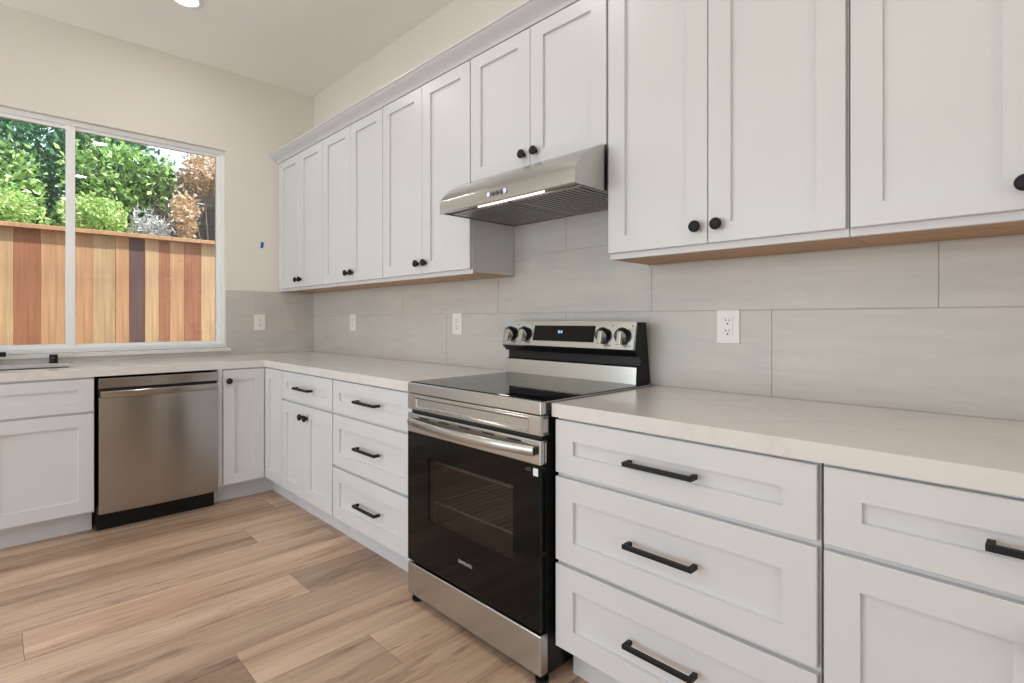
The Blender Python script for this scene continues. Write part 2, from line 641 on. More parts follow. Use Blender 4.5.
# ------------------------------------------------------------------ tiled backsplash
def backsplash(name, axis, a0, a1, z_lo, z_hi, cutouts=()):
    mb = MB().mat(1)
    def bx(u0, u1, z0, z1, d0, d1, bev=0):
        if axis == 'y':
            mb.box(u0, u1, -d1, -d0, z0, z1, bev, 1)
        else:
            mb.box(d0, d1, u0, u1, z0, z1, bev, 1)
    for (u0, u1, z0, z1) in ([(a0, a1, z_lo, z_hi)] if not cutouts else cutouts):
        mb.mat(1); bx(u0, u1, z0, z1, .0, .0065)
        zs = [.914, 1.217, 1.513, 1.81, 2.12]
        mb.mat(0)
        for r in range(4):
            za, zb = max(zs[r], z0), min(zs[r + 1], z1)
            if zb - za < .004:
                continue
            off = .926 if r % 2 == 0 else .452
            k = -12
            while off + k * .933 < u1:
                ua, ub = max(off + k * .933, u0), min(off + (k + 1) * .933, u1)
                if ub - ua > .004:
                    g = .0012
                    bx(ua + (g if ua > u0 else 0), ub - (g if ub < u1 else 0), za + (g if za > z0 else 0), zb - (g if zb < z1 else 0), .003, .0085, .0006)
                k += 1
    return structure(mb.build(name, ['tile_r' if axis == 'y' else 'tile_l', 'grout']))
backsplash('trim_1', 'y', .0095, 4.85, .914, 1.84, [(.0095, 2.4405, .914, 1.4055), (2.4405, 3.239, .914, 1.84), (3.239, 4.85, .914, 1.4055)])
backsplash('trim_2', 'x', -2.495, 0, .914, 1.408, [(WY1, -.0005, .914, 1.408), (-2.495, WY1, .914, WZ0 - .029)])

# ------------------------------------------------------------------ cabinet hardware
def knob(parent, o, n):
    MB().lathe([(.008, 0), (.0075, .009), (.009, .012), (.0175, .0155), (.0195, .020), (.0185, .0255), (.012, .0295), (.0001, .0300)], o, n, 20).build('knob', 'black', parent, 40)

def pull(parent, c, length=.208):
    x, y, z = c
    mb = MB()
    h = length / 2
    s = .0064
    mb.box(x - h, x + h, y - .036, y - .025, z - s, z + s, .0012)
    for sg in (-1, 1):
        xa = x + sg * (h - s)
        mb.box(xa - s, xa + s, y - .0255, y, z - s, z + s, .001)
    mb.build('handle', 'black', parent)

# ------------------------------------------------------------------ wall cabinets
def wall_cabinet(x0, x1, z0, label, filler=0., lo=.021, gap=.003, group='white wall cabinets over the range wall'):
    t = thing('wall_cabinet', ((x0 + x1) / 2, -.15, z0), label, 'cabinet', group)
    g = .0012
    mb = MB()
    yb, ztop = -.287, 2.4445
    th = .016
    zs = z0 + .004
    mb.box(x0 - filler + g, x0 + th, yb, 0, zs, ztop)                     # sides
    mb.box(x1 - th, x1 - g, yb, 0, zs, ztop)
    mb.box(x0 + th, x1 - th, yb, -.006, ztop - th, ztop)                  # top
    mb.box(x0 - filler + g, x1 - g, yb, yb + .019, z0, zs).box(x0 + th, x1 - th, yb, yb + .019, zs, z0 + .026)   # bottom rail
    mb.box(x0 + th, x1 - th, -.0095, -.006, z0 + .026, ztop - th)           # back
    mb.build('cabinet_body', 'white', t)
    MB().box(x0 - filler + g, x1 - g, yb + .0192, -.0095, z0, z0 + .0038).build('bottom_panel', 'ply', t)
    xm = (x0 + x1) / 2
    for a, b, s in ((x0 + gap, xm - .0015, 1), (xm + .0015, x1 - gap, -1)):
        d = MB().shaker((a, yb - .0005, z0 + lo), (1, 0, 0), (0, -1, 0), b - a, 2.440 - z0 - lo, .0195, .0725, .060).build('door', 'white', t)
        kx = b - .034 if s == 1 else a + .034
        knob(d, (kx, yb - .020, z0 + lo + .056), (0, -1, 0))
    return t
UB = 1.4095
wall_cabinet(.035, .832, UB, 'white two-door wall cabinet in the corner beside the window wall', filler=.0345)
wall_cabinet(.832, 1.632, UB, 'white two-door wall cabinet, second from the window wall')
wall_cabinet(1.632, 2.4395, UB, 'white two-door wall cabinet directly left of the range hood')
wall_cabinet(2.4405, 3.239, 1.8415, 'short white two-door wall cabinet above the range hood', lo=.002)
wall_cabinet(3.240, 4.0275, UB, 'tall white two-door wall cabinet directly right of the range hood', gap=.0055)
wall_cabinet(4.0275, 4.790, UB, 'white wall cabinet farthest right, cut off by the photo edge', gap=.0055)

# crown moulding along their tops
prof = [(-.286, 2.4450), (-.3075, 2.4450), (-.3085, 2.452), (-.312, 2.459), (-.319, 2.4655), (-.328, 2.471), (-.339, 2.476), (-.351, 2.4815),
        (-.361, 2.488), (-.367, 2.4945), (-.370, 2.4965), (-.377, 2.497), (-.377, 2.5045), (-.286, 2.5045)]
tr = MB().prism(prof, 'x', .001, 4.85).build('trim_3', 'white')
structure(tr)

# ------------------------------------------------------------------ base cabinets, range wall
def base_body(t, x0, x1):
    mb = MB()
    g = .0012
    mb.box(x0 + g, x1 - g, -.644, -.0005, .125, .8705)
    mb.build('cabinet_body', 'white', t)
    MB().box(x0 + g, x1 - g, -.568, -.553, .0005, .1245).build('toe_kick', 'white', t)

def front(t, name, x0, x1, z0, z1, stile=.07, rail=None):
    return MB().shaker((x0 + .0052, -.6445, z0), (1, 0, 0), (0, -1, 0), x1 - x0 - .0104, z1 - z0, .0195, stile, rail).build(name, 'white', t)

def drawer_base(x0, x1, label):
    t = thing('drawer_cabinet', ((x0 + x1) / 2, -.33, 0), label, 'cabinet')
    base_body(t, x0, x1)
    xm = (x0 + x1) / 2
    for z0, z1 in ((.6945, DT), (.4145, .6805), (DB, .4005)):
        d = front(t, 'drawer', x0, x1, z0, z1, .071, .062 if z1 - z0 < .2 else .068)
        pull(d, (xm, -.664, (z0 + z1) / 2))
    return t

def door_base(x0, x1, label):
    t = thing('base_cabinet', ((x0 + x1) / 2, -.33, 0), label, 'cabinet')
    base_body(t, x0, x1)
    xm = (x0 + x1) / 2
    d = front(t, 'drawer', x0, x1, .6945, DT, .071, .062)
    pull(d, (xm, -.664, (.6945 + DT) / 2))
    for a, b, s in ((x0, xm + .0038, 1), (xm - .0038, x1, -1)):
        d = front(t, 'door', a, b, DB, .6805, .068)
        kx = b - .037 if s == 1 else a + .037
        knob(d, (kx, -.664, .683 - .068), (0, -1, 0))
    return t

door_base(1.031, 1.724, 'white base cabinet with one drawer over two narrow doors, nearest the corner')
drawer_base(1.726, 2.494, 'white three-drawer base cabinet directly left of the range')
drawer_base(3.290, 4.0585, 'white three-drawer base cabinet directly right of the range')
door_base(4.0615, 4.812, 'white base cabinet farthest right, drawer over doors, cut by photo edge')

# corner cabinet with a folding two-leaf door
t = thing('corner_cabinet', (.45, -.45, 0), 'white corner base cabinet with two door leaves meeting in the inside corner', 'cabinet')
MB().cells([.0105, FW - .020, 1.0295], [-.9185, -.644, -.0105], [[1, 0], [1, 1]], .125, .8705).build('cabinet_body', 'white', t)
MB().cells([.60, .617, 1.0295], [-.9185, -.568, -.553], [[1, 0], [1, 1]], .0005, .1245).build('toe_kick', 'white', t)
d = MB().shaker((FW - .0195, -.9165, DB), (0, 1, 0), (1, 0, 0), .9165 - .6665, DT - DB, .0195, .066).build('door', 'white', t)
knob(d, (FW, -.886, DT - .070), (1, 0, 0))
MB().shaker((FW + .003, -.6445, DB), (1, 0, 0), (0, -1, 0), 1.0265 - FW - .003, DT - DB, .0195, .066).build('door', 'white', t)

# sink base on the window wall
SY0, SY1 = -2.478, -1.560
t = thing('sink_cabinet', (.35, (SY0 + SY1) / 2, 0), 'white sink base cabinet left of the dishwasher under the window', 'cabinet')
MB().box(FW - .020, FW - .040, SY0, SY1, .125, .8705).box(.0105, FW - .040, SY0, SY0 + .016, .125, .8705).box(.0105, FW - .040, SY1 - .016, SY1, .125, .8705).box(.0105, FW - .04, SY0 + .016, SY1 - .016, .125, .141).build('cabinet_body', 'white', t)
MB().box(.60, .617, SY0, SY1, .0005, .1245).build('toe_kick', 'white', t)
def wfront(name, y0, y1, z0, z1, stile, rail=None):
    return MB().shaker((FW - .0195, y0, z0), (0, 1, 0), (1, 0, 0), y1 - y0, z1 - z0, .0195, stile, rail).build(name, 'white', t)
wfront('drawer_front', SY0 + .002, SY1 - .002, .682, DT - .004, .071, .056)
ym = (SY0 + SY1) / 2
for a, b, s in ((SY0 + .002, ym - .0015, 1), (ym + .0015, SY1 - .002, -1)):
    d = wfront('door', a, b, DB, .671, .068)
    knob(d, (FW, (b - .037) if s == 1 else (a + .037), .671 - .068), (1, 0, 0))
# narrow panel closing the run beside the dishwasher
tag(MB().prism([(.0105, .0005), (.617, .0005), (.617, .1245), (FW - .006, .1245), (FW - .006, .8705), (.0105, .8705)], 'y', -.946, -.9205).build('end_panel', 'white'), 'narrow white end panel between dishwasher and corner cabinet', 'panel')

# ------------------------------------------------------------------ dishwasher
DY0, DY1 = -1.548, -.949
t = thing('dishwasher', (.4, (DY0 + DY1) / 2, 0), 'stainless steel dishwasher built in under the counter by the window', 'dishwasher')
MB().box(.05, .70, DY0 + .004, DY1 - .002, .105, .858, .003).build('tub_housing', 'blackp', t)
def dwx(k):      # gently bowed door
    return .762 + .010 * (1 - (2 * k - 1) ** 2)
mb = MB()
n = 16
rs = []
for i in range(n + 1):
    k = i / n
    y = DY0 + .004 + (DY1 - DY0 - .006) * k
    xf = dwx(k)
    rs.append([(.701, y, .112), (xf - .006, y, .112), (xf - .002, y, .116), (xf, y, .14), (xf + .002, y, .45), (xf, y, .735), (xf - .002, y, .752), (xf - .012, y, .760), (.701, y, .760)])
mb.rings(rs)
mb.build('door', 'steeld', t, 40)
MB().box(.701, .752, DY0 + .004, DY1 - .002, .8025, .8575, .002).build('control_strip', 'steeld', t)
mb = MB()
rs = []
for i in range(n + 1):
    k = i / n
    y = DY0 + .010 + (DY1 - DY0 - .018) * k
    xf = dwx(k) + .016
    rs.append([(xf - .022, y, .758), (xf - .002, y, .753), (xf, y, .757), (xf - .002, y, .785), (xf - .007, y, .789), (xf - .012, y, .785), (xf - .014, y, .764), (xf - .022, y, .768)])
mb.rings(rs)
mb.build('handle', 'steeld', t, 40)
MB().box(.701, .722, DY0 + .004, DY1 - .002, .7605, .802).build('handle_pocket', 'dark', t)
MB().box(.655, .672, DY0 + .004, DY1 - .002, .002, .1045).build('kick_plate', 'blackp', t)
for yy in (DY0 + .06, DY1 - .06):
    MB().lathe([(.018, 0), (.018, .02), (.008, .022), (.008, .104)], (.2, yy, .0005), (0, 0, 1), 12).build('foot', 'blackp', t)

# ------------------------------------------------------------------ countertops
SKX0, SKX1, SKY0, SKY1 = .118, .548, -2.40, -1.622
def soften(mb, off=.003):
    es = [e for e in mb.bm.edges if len(e.link_faces) == 2 and e.calc_face_angle(0) > 1]
    bmesh.ops.bevel(mb.bm, geom=es, offset=off, segments=2, affect='EDGES', profile=.5)
    return mb
xs = [.0095, SKX0, SKX1, CW, 2.4965]
ys = [-2.495, SKY0, SKY1, CR, -.0095]
mask = [[1, 1, 1, 0], [1, 0, 1, 0], [1, 1, 1, 0], [1, 1, 1, 1]]
tag(soften(MB().cells(xs, ys, mask, CTB, CT)).build('countertop', 'quartz'), 'white quartz L-shaped countertop running from the sink round the corner to the range', 'countertop')
tag(soften(MB().cells([3.283, 4.85], [CR, -.0095], [[1]], CTB, CT)).build('countertop', 'quartz'), 'white quartz countertop to the right of the range', 'countertop')

# sink basin
mb = MB()
a, b = .0006, .005
q0, q1, r0, r1 = SKX0 + a, SKX1 - a, SKY0 + a, SKY1 - a
mb.box(q0, q1, r0, r1, .66, .665)
mb.box(q0, q0 + b, r0, r1, .665, .8935).box(q1 - b, q1, r0, r1, .665, .8935)
mb.box(q0 + b, q1 - b, r0, r0 + b, .665, .8935).box(q0 + b, q1 - b, r1 - b, r1, .665, .8935)
sk = thing('sink', ((SKX0 + SKX1) / 2, (SKY0 + SKY1) / 2, .66), 'stainless undermount sink basin in the counter below the window', 'sink')
mb.build('basin', 'steeld', sk)
MB().lathe([(.045, 0), (.045, .003), (.03, .004), (.028, .001), (.0001, .001)], ((SKX0 + SKX1) / 2, (SKY0 + SKY1) / 2, .665), (0, 0, 1), 24).build('drain', 'chrome', sk)

# faucet: only its lever tip reaches into the photo
t = thing('faucet', (.085, -2.02, CT), 'black faucet at the left photo edge, its lever tip showing above the sink', 'faucet')
arc = [(.085, -2.02, CT + .03), (.085, -2.02, CT + .27)]
for k in range(1, 13):
    an = math.pi * k / 12
    arc.append((.085 + .10 - .10 * math.cos(an), -2.02, CT + .27 + .10 * math.sin(an)))
arc.append((.285, -2.02, CT + .20))
MB().tube(arc, .0125, 14).build('spout', 'black', t, 50)
MB().lathe([(.027, 0), (.027, .006), (.022, .010), (.021, .11), (.014, .115)], (.085, -2.02, CT + .0005), (0, 0, 1), 24).build('faucet_body', 'black', t, 40)
mb = MB().lathe([(.012, 0), (.012, .03)], (.085, -1.999, CT + .066), (0, 1, 0), 16)
mb.box(.074, .097, -1.985, -1.903, CT + .050, CT + .078, .004)
mb.build('lever', 'black', t)

t = thing('air_gap', (.085, -1.690, CT), 'small black dishwasher air gap cap standing on the counter behind the sink', 'air gap')
MB().lathe([(.023, 0), (.023, .004), (.0205, .006), (.0205, .050), (.018, .0545), (.0001, .055)], (.085, -1.690, CT + .0005), (0, 0, 1), 24).build('cap', 'black', t, 40)
MB().box(.104, .1065, -1.697, -1.683, CT + .031, CT + .036, .001).build('vent_slot', 'gasket', t)

# ------------------------------------------------------------------ outlets
def outlet(o, u, n, label):
    o, u, n, v = Vector(o), Vector(u), Vector(n), Vector((0, 0, 1))
    t = thing('wall_outlet', o, label, 'outlet', 'white wall outlets on the backsplash')
    def slab(mb, w, h, d0, d1, cx=0, cz=0, r=.002):
        rr = []
        for ins, d in ((0, d0), (0, d1 - r), (r * .3, d1 - r * .3), (r, d1)):
            rr.append([o + u * (cx + sx * (w / 2 - ins)) + v * (cz + sz * (h / 2 - ins)) + n * d for sx, sz in ((-1, -1), (1, -1), (1, 1), (-1, 1))])
        mb.rings(rr)
        return mb
    p = slab(MB(), .086, .124, .0, .006).build('cover_plate', 'plate', t)
    r = slab(MB(), .036, .068, .006, .0085, r=.001).build('receptacle', 'plate', t)
    mb = MB()
    for cz in (.019, -.019):
        for cx, h in ((-.0065, .009), (.0065, .0075)):
            slab(mb, .0028, h, .0085, .0088, cx, cz + .005, .0001)
        slab(mb, .0055, .0055, .0085, .0088, 0, cz - .008, .0001)
    mb.build('slot', 'slot', r)
    for cz in (.048, -.048):
        MB().lathe([(.0035, .006), (.0035, .0068), (.0001, .0072)], o + v * cz, n, 10).build('screw', 'plate', t)
    return t
outlet((3.572, -.0088, 1.157), (1, 0, 0), (0, -1, 0), 'white outlet on the tile to the right of the range')
outlet((1.968, -.0088, 1.159), (1, 0, 0), (0, -1, 0), 'white outlet on the tile just left of the range')
outlet((.707, -.0088, 1.161), (1, 0, 0), (0, -1, 0), 'white outlet on the range wall nearest the corner')
outlet((.0088, -.4445, 1.162), (0, 1, 0), (1, 0, 0), 'white outlet on the window wall tile beside the window')

# painter's tape on the wall
mb = MB()
mb.rings([[(.0005, y, z) for y, z in ((-.438, 1.757), (-.417, 1.752), (-.409, 1.797), (-.431, 1.806))],
          [(.0012, y, z) for y, z in ((-.438, 1.757), (-.417, 1.752), (-.409, 1.797), (-.431, 1.806))]])
tag(mb.build('painters_tape', 'tape'), 'small scrap of blue painter\'s tape stuck on the cream wall', 'tape')

# ------------------------------------------------------------------ range
X0, X1 = 2.506, 3.270
XM = (X0 + X1) / 2
YF = -.705
t = rng = thing('range', (XM, -.36, 0), 'stainless and black freestanding electric range between the base cabinets', 'stove')
mb = MB()
mb.box(X0 + .003, X0 + .10, -.668, -.03, .03, .873).box(X1 - .10, X1 - .003, -.668, -.03, .03, .873)
mb.box(X0 + .10, X1 - .10, -.24, -.03, .03, .873).box(X0 + .10, X1 - .10, -.668, -.24, .03, .24).box(X0 + .10, X1 - .10, -.668, -.24, .71, .873)
mb.build('oven_body', 'blackp', t)
# cavity lining and racks
mb = MB()
cx0, cx1 = X0 + .10, X1 - .10
e = .004
mb.box(cx0, cx0 + e, -.667, -.245, .241, .709).box(cx1 - e, cx1, -.667, -.245, .241, .709).box(cx0 + e, cx1 - e, -.249, -.245, .241, .709)
mb.box(cx0 + e, cx1 - e, -.667, -.249, .241, .245).box(cx0 + e, cx1 - e, -.667, -.249, .705, .709)
for zz in (.33, .40, .47, .54, .61):                       # rack ledges
    mb.box(cx0 + e, cx0 + .012, -.65, -.27, zz - .004, zz).box(cx1 - .012, cx1 - e, -.65, -.27, zz - .004, zz)
mb.build('oven_cavity', 'enamel', t)
for zz in (.584, .421):
    mb = MB()
    ra, rb = cx0 + .014, cx1 - .014
    mb.tube([(ra, -.640, zz + .004), (rb, -.640, zz + .004)], .0042, 8).tube([(ra, -.28, zz + .004), (rb, -.28, zz + .004)], .004, 8)
    for k in range(15):
        xx = ra + (rb - ra) * k / 14
        mb.tube([(xx, -.640, zz + .004), (xx, -.28, zz + .004)], .0011, 6)
    mb.build('oven_rack', 'rack', t)
# cooktop
mb = MB().box(X0, X1, YF, -.03, .875, .9195, .004)
mb.build('cooktop_frame', 'steel', t)
ck = MB().box(X0 + .0012, X1 - .0012, YF + .014, -.118, .9198, .9222, .0008, 1).build('cooktop_glass', 'bglass', t)
def ring_mark(cx, cy, r):
    a = [(cx + math.cos(2 * math.pi * k / 48) * r, cy + math.sin(2 * math.pi * k / 48) * r) for k in range(48)]
    b = [(cx + math.cos(2 * math.pi * k / 48) * (r - .0018), cy + math.sin(2 * math.pi * k / 48) * (r - .0018)) for k in range(48)]
    mb = MB()
    va = [mb.bm.verts.new((*p, .92235)) for p in a]; vb = [mb.bm.verts.new((*p, .92235)) for p in b]
    for k in range(48):
        mb.face([va[k], va[(k + 1) % 48], vb[(k + 1) % 48], vb[k]])
    mb.build('burner_marking', 'gasket', ck)
for cx, cy, r in ((XM - .19, -.53, .115), (XM - .19, -.53, .075), (XM + .19, -.53, .10), (XM - .19, -.25, .075), (XM + .19, -.25, .075)):
    ring_mark(cx, cy, r)
# blank front panel with its pressed rectangle
MB().box(X0 + .001, X1 - .001, YF + .0122, -.668, .8085, .873).build('front_panel_back', 'steel', t)
a0, a1, b0, b1 = X0 + .046, X1 - .056, .8165, .8625
o0, o1, p0, p1 = X0 + .001, X1 - .001, .8085, .873
def rr(d, i):
    return [(a0 + i, YF + d, b0 + i), (a1 - i, YF + d, b0 + i), (a1 - i, YF + d, b1 - i), (a0 + i, YF + d, b1 - i)]
def ro(d, i):
    return [(o0 + i, YF + d, p0 + i), (o1 - i, YF + d, p0 + i), (o1 - i, YF + d, p1 - i), (o0 + i, YF + d, p1 - i)]
MB().rings([ro(.012, 0), ro(.002, 0), ro(0, .002), rr(0, -.002), rr(-.002, 0), rr(-.002, .0015), rr(.0055, .0075), rr(.006, .009)]).build('front_panel', 'steel', t)
MB().box(X0 + .012, X1 - .012, -.69, -.668, .795, .807).build('vent_gap', 'slot', t)
MB().box(X1 - .0015, X1 + .0006, -.695, -.672, .818, .862, .0005, 1).build('panel_end_cap', 'greytext', t)
# oven door
DZ0, DZ1 = .178, .794
wx0, wx1, wz0, wz1 = 2.655, 3.142, .372, .626
mb = MB()
xs_, zs_ = [X0 + .003, wx0, wx1, X1 - .004], [DZ0, wz0, wz1, .7135]
mk = [[1, 1, 1], [1, 0, 1], [1, 1, 1]]
mb.cells(xs_, zs_, mk, YF, -.672)
for v in mb.bm.verts:
    a, b, c = v.co
    v.co = (a, c, b)
door = mb.build('oven_door', 'bglass', t)
MB().box(wx0 + .0005, wx1 - .0005, YF + .001, YF + .005, wz0 + .0005, wz1 - .0005).build('door_window', 'ovenglass', door)
MB().box(X0 + .001, X1 - .001, YF - .001, -.672, .714, DZ1, .004).build('door_band', 'steel', door)
for k in range(5):
    xx = XM - .26 + k * .13
    MB().box(xx - .032, xx + .032, YF - .0014, YF, .777, .784).build('vent_slot', 'slot', door)
mb = MB()
for k in (0, 1):
    mb.box(X1 - .0012, X1 + .0006, -.697 + k * .012, -.691 + k * .012, .722, .786, .0005, 1)
mb.build('door_end_trim', 'greytext', door)
# bowed handle
mb = MB()
n = 22
hx0, hx1 = X0 + .028, X1 - .020
rs = []
for i in range(n + 1):
    k = i / n
    xx = hx0 + (hx1 - hx0) * k
    bow = (1 - (2 * k - 1) ** 2)
    yo = YF - .018 - .034 * bow
    zc = .760
    rs.append([(xx, yo + .011, zc - .013), (xx, yo + .003, zc - .0165), (xx, yo, zc - .013), (xx, yo - .002, zc + .004), (xx, yo + .001, zc + .013), (xx, yo + .006, zc + .0165), (xx, yo + .012, zc + .013)])
mb.rings(rs)
hd = mb.build('handle', 'steel', door, 50)
for xx in (hx0 + .012, hx1 - .012):
    MB().box(xx - .012, xx + .012, YF - .0165, YF - .001, .747, .773, .002).build('handle_mount', 'gasket', hd)
text('brand_name', 'SAMSUNG', .0175, (XM, YF - .0004, .2765), (R(90), 0, 0), 'greytext', door)
MB().box(3.236, 3.2575, YF - .0006, YF, .678, .7025).build('door_sticker', 'sticker', door)
mb = MB()
for zz, w in ((.697, .022), (.690, .028)):
    mb.box(3.226 - w, 3.226, YF - .0003, YF, zz, zz + .0022)
mb.build('printed_note', 'gasket', door)
# storage drawer and feet
MB().box(X0 + .003, X1 - .001, YF - .001, -.6685, .036, .168, .005).build('storage_drawer', 'steel', t)
for xx in (X0 + .026, X1 - .026):
    for yy in (-.672, -.08):
        MB().lathe([(.023, .0005), (.023, .014), (.013, .014), (.013, .034)], (xx, yy, 0), (0, 0, 1), 14).build('foot', 'blackp', t)
# backguard
BX0, BX1 = 2.484, 3.245
core = [(-.012, .9198), (-.045, 1.172), (-.100, 1.172), (-.118, 1.064), (-.1335, 1.0575), (-.106, 1.032), (-.088, 1.034), (-.088, .995), (-.104, .990), (-.108, .9198)]  # black lip: the dark reflection under the control panel is put into its colour
bg = MB().prism(core, 'x', BX0, BX1 + .002).build('backguard', 'blackp', t)
pan = [(-.098, 1.176), (-.110, 1.176), (-.1375, 1.062), (-.134, 1.058), (-.118, 1.064)]
cp = MB().prism(pan, 'x', BX0 + .001, BX1 - .0005).build('control_panel', 'steel', bg)
MB().prism([(-.1045, .990), (-.112, .990), (-.1165, .9225), (-.1085, .9225)], 'x', BX0 + .006, BX1 - .001).build('lower_panel', 'steel', bg)
nrm = Vector((0, -(1.176 - 1.062), -.0275)).normalized()
upv = Vector((0, .0275, 1.176 - 1.062)).normalized()
def on_panel(x, s, d=0.):
    """s metres up the sloping face from its lower edge"""
    return Vector((x, -.1375, 1.062)) + upv * s + nrm * d
def panel_slab(mb, x0, x1, s0, s1, d0, d1):
    mb.rings([[on_panel(x, s, d) for x, s in ((x0, s0), (x1, s0), (x1, s1), (x0, s1))] for d in (d0, d1)])
    return mb
ds = panel_slab(MB(), 2.690, 3.046, .025, .097, .0, .0012).build('display', 'bglass', bg)
pit = math.atan2(.0275, .114)
text('display_digits', '0-0', .019, on_panel(2.853, .068, .0016), (R(90) - pit, 0, 0), 'digits', ds, .0002)
for kx in (2.540, 2.634, 3.094, 3.190):
    c = on_panel(kx, .057)
    kb = MB().lathe([(.0355, 0), (.0355, .003), (.0335, .005), (.0325, .019), (.031, .021), (.0001, .0212)], c, nrm, 28).build('knob', 'blackp', bg, 40)
    MB().lathe([(.0285, .0212), (.0285, .0222), (.0001, .0226)], c, nrm, 28).build('knob_face', 'steel', kb, 40)
    mb = MB()
    ax = Vector((1, 0, 0))
    w, h = .0095, .0285
    mb.rings([[c + ax * sx * w * k + upv * sz * h * k2 + nrm * d for sx, sz in ((-1, -1), (1, -1), (1, 1), (-1, 1))] for d, k, k2 in ((.0222, 1.15, 1), (.034, 1, .97), (.0365, .8, .9))])
    mb.build('knob_grip', 'steel', kb)
for kx in (2.540, 2.634, 3.094, 3.190):
    for dx, s in ((.040, .098), (.036, .014)):
        panel_slab(MB(), kx + dx - .003, kx + dx + .003, s - .003, s + .003, 0, .0006).build('burner_mark', 'gasket', bg)

# ------------------------------------------------------------------ range hood
HX0, HX1 = 2.446, 3.2365
t = thing('range_hood', ((HX0 + HX1) / 2, -.25, 1.668), 'stainless under-cabinet range hood above the range', 'range hood')
op = [(-.0095, 1.8395), (-.320, 1.8395), (-.338, 1.836), (-.356, 1.828), (-.375, 1.818), (-.397, 1.808), (-.419, 1.796), (-.437, 1.783), (-.452, 1.769), (-.472, 1.748), (-.484, 1.7335), (-.490, 1.725), (-.4925, 1.720), (-.4925, 1.669), (-.491, 1.6675)]
inn = [(-.480, 1.6675), (-.480, 1.716), (-.38, 1.800), (-.32, 1.825), (-.0095, 1.825)]
mb = MB()
mb.prism(op + inn, 'x', HX0 + .006, HX1 - .006)
side = [(-.0095, 1.6675)] + op
mb.prism(side, 'x', HX0, HX0 + .006).prism(side, 'x', HX1 - .006, HX1)
mb.box(HX0 + .006, HX1 - .006, -.022, -.0095, 1.6675, 1.824)
hb = mb.build('hood_shell', 'steel', t, 35)
MB().box(HX0 + .0065, HX1 - .0065, -.4795, -.0225, 1.676, 1.694).build('underside_panel', 'filter', t)
hm = (HX0 + HX1) / 2
for fx0, fx1 in ((HX0 + .02, hm - .006), (hm + .006, HX1 - .02)):
    mb = MB()
    y0, y1 = -.432, -.030
    mb.box(fx0, fx1, y0, y0 + .018, 1.6695, 1.6755, .001).box(fx0, fx1, y1 - .018, y1, 1.6695, 1.6755, .001)
    mb.box(fx0, fx0 + .014, y0 + .018, y1 - .018, 1.6695, 1.6755, .001).box(fx1 - .014, fx1, y0 + .018, y1 - .018, 1.6695, 1.6755, .001)
    k = fx0 + .024
    while k < fx1 - .020:
        mb.box(k, k + .015, y0 + .018, y1 - .018, 1.668, 1.6755)
        k += .0255
    mb.build('baffle_filter', 'filter', t)
MB().box(2.672, 3.058, -.458, -.4525, 1.6680, 1.6755, .001).build('light_strip', 'strip', t)
bt = [2.783, 2.8075, 2.832, 2.8565, 2.881]
for i, xx in enumerate(bt):
    b = MB().lathe([(.0095, 0), (.0095, .0022), (.0085, .003), (.0001, .0032)], (xx, -.4925, 1.699), (0, -1, 0), 18).build('button', 'gasket' if i not in (0, 4) else 'slot', t)
    if i in (0, 4):
        MB().lathe([(.0062, .003), (.0100, .003), (.0100, .0038), (.0062, .0038)], (xx, -.4925, 1.699), (0, -1, 0), 20).build('lit_ring', 'ring', b)

# ------------------------------------------------------------------ recessed ceiling lights
def downlight(x, y, label, group=None):
    t = thing('recessed_light', (x, y, CEIL), label, 'ceiling light', group)
    MB().lathe([(.088, -.0005), (.086, -.006), (.070, -.008), (.064, -.004), (.064, -.0005)], (x, y, CEIL), (0, 0, 1), 36).build('trim_ring', 'plate', t, 40)
    MB().lathe([(.063, -.001), (.063, -.0045), (.0001, -.005)], (x, y, CEIL), (0, 0, 1), 36).build('lens', 'lens', t)
    l = lamp('lamp_light', 'AREA', (0, 0, -.012), (0, 0, 0), 4.2, (1, .965, .91), shape='DISK', size=.12)
    l.parent = t
    return t
downlight(.82, -1.14, 'lit recessed ceiling light near the window wall')
for x, y in ((2.6, -1.14), (4.4, -1.14), (1.6, -3.2), (3.6, -3.2), (5.6, -3.2), (6.2, -1.14), (7.6, -3.2)):  # extra lights out of view, added to brighten the room
    downlight(x, y, 'added recessed ceiling light out of frame, brightening the room', 'added recessed ceiling lights out of frame')

# ------------------------------------------------------------------ outside
structure(MB().box(-14, -.16, -9, 6, -.3, 0).build('ground', 'soil'))
FXX = -1.5
f = thing('fence', (FXX, -1.2, 0), 'new cedar board fence outside the window, boards of mixed colour', 'fence')
cuts = [-4.30, -4.13, -3.97, -3.80, -3.66, -3.50, -3.33, -3.18, -3.00, -2.84, -2.69, -2.52, -2.36, -2.20, -2.04, -1.84, -1.673, -1.577, -1.46, -1.329, -1.169, -1.068, -.947, -.838, -.747, -.627, -.481, -.33, -.17, -.01, .15, .31, .47, .63, .79, .95, 1.11, 1.27, 1.43, 1.6]
cyc = {14: 'fb_tan', 15: 'fb_red', 16: 'fb_orange', 17: 'fb_orange', 18: 'fb_orange', 19: 'fb_pale', 20: 'fb_orange', 21: 'fb_dark', 22: 'fb_tan', 23: 'fb_red', 24: 'fb_orange', 25: 'fb_red', 26: 'fb_tan'}
pool = ['fb_tan', 'fb_orange', 'fb_red', 'fb_pale', 'fb_orange', 'fb_tan']
for i in range(len(cuts) - 1):
    dx = random.uniform(0, .004)
    MB().box(FXX - .019 + dx, FXX + dx, cuts[i] + .0003, cuts[i + 1] - .0003, .03, 1.935, .002, 1).build('board', cyc.get(i, pool[i % 6]), f)
MB().box(FXX - .055, FXX + .042, -4.35, 1.65, 1.935, 1.972, .003).build('cap_rail', 'fb_orange', f)
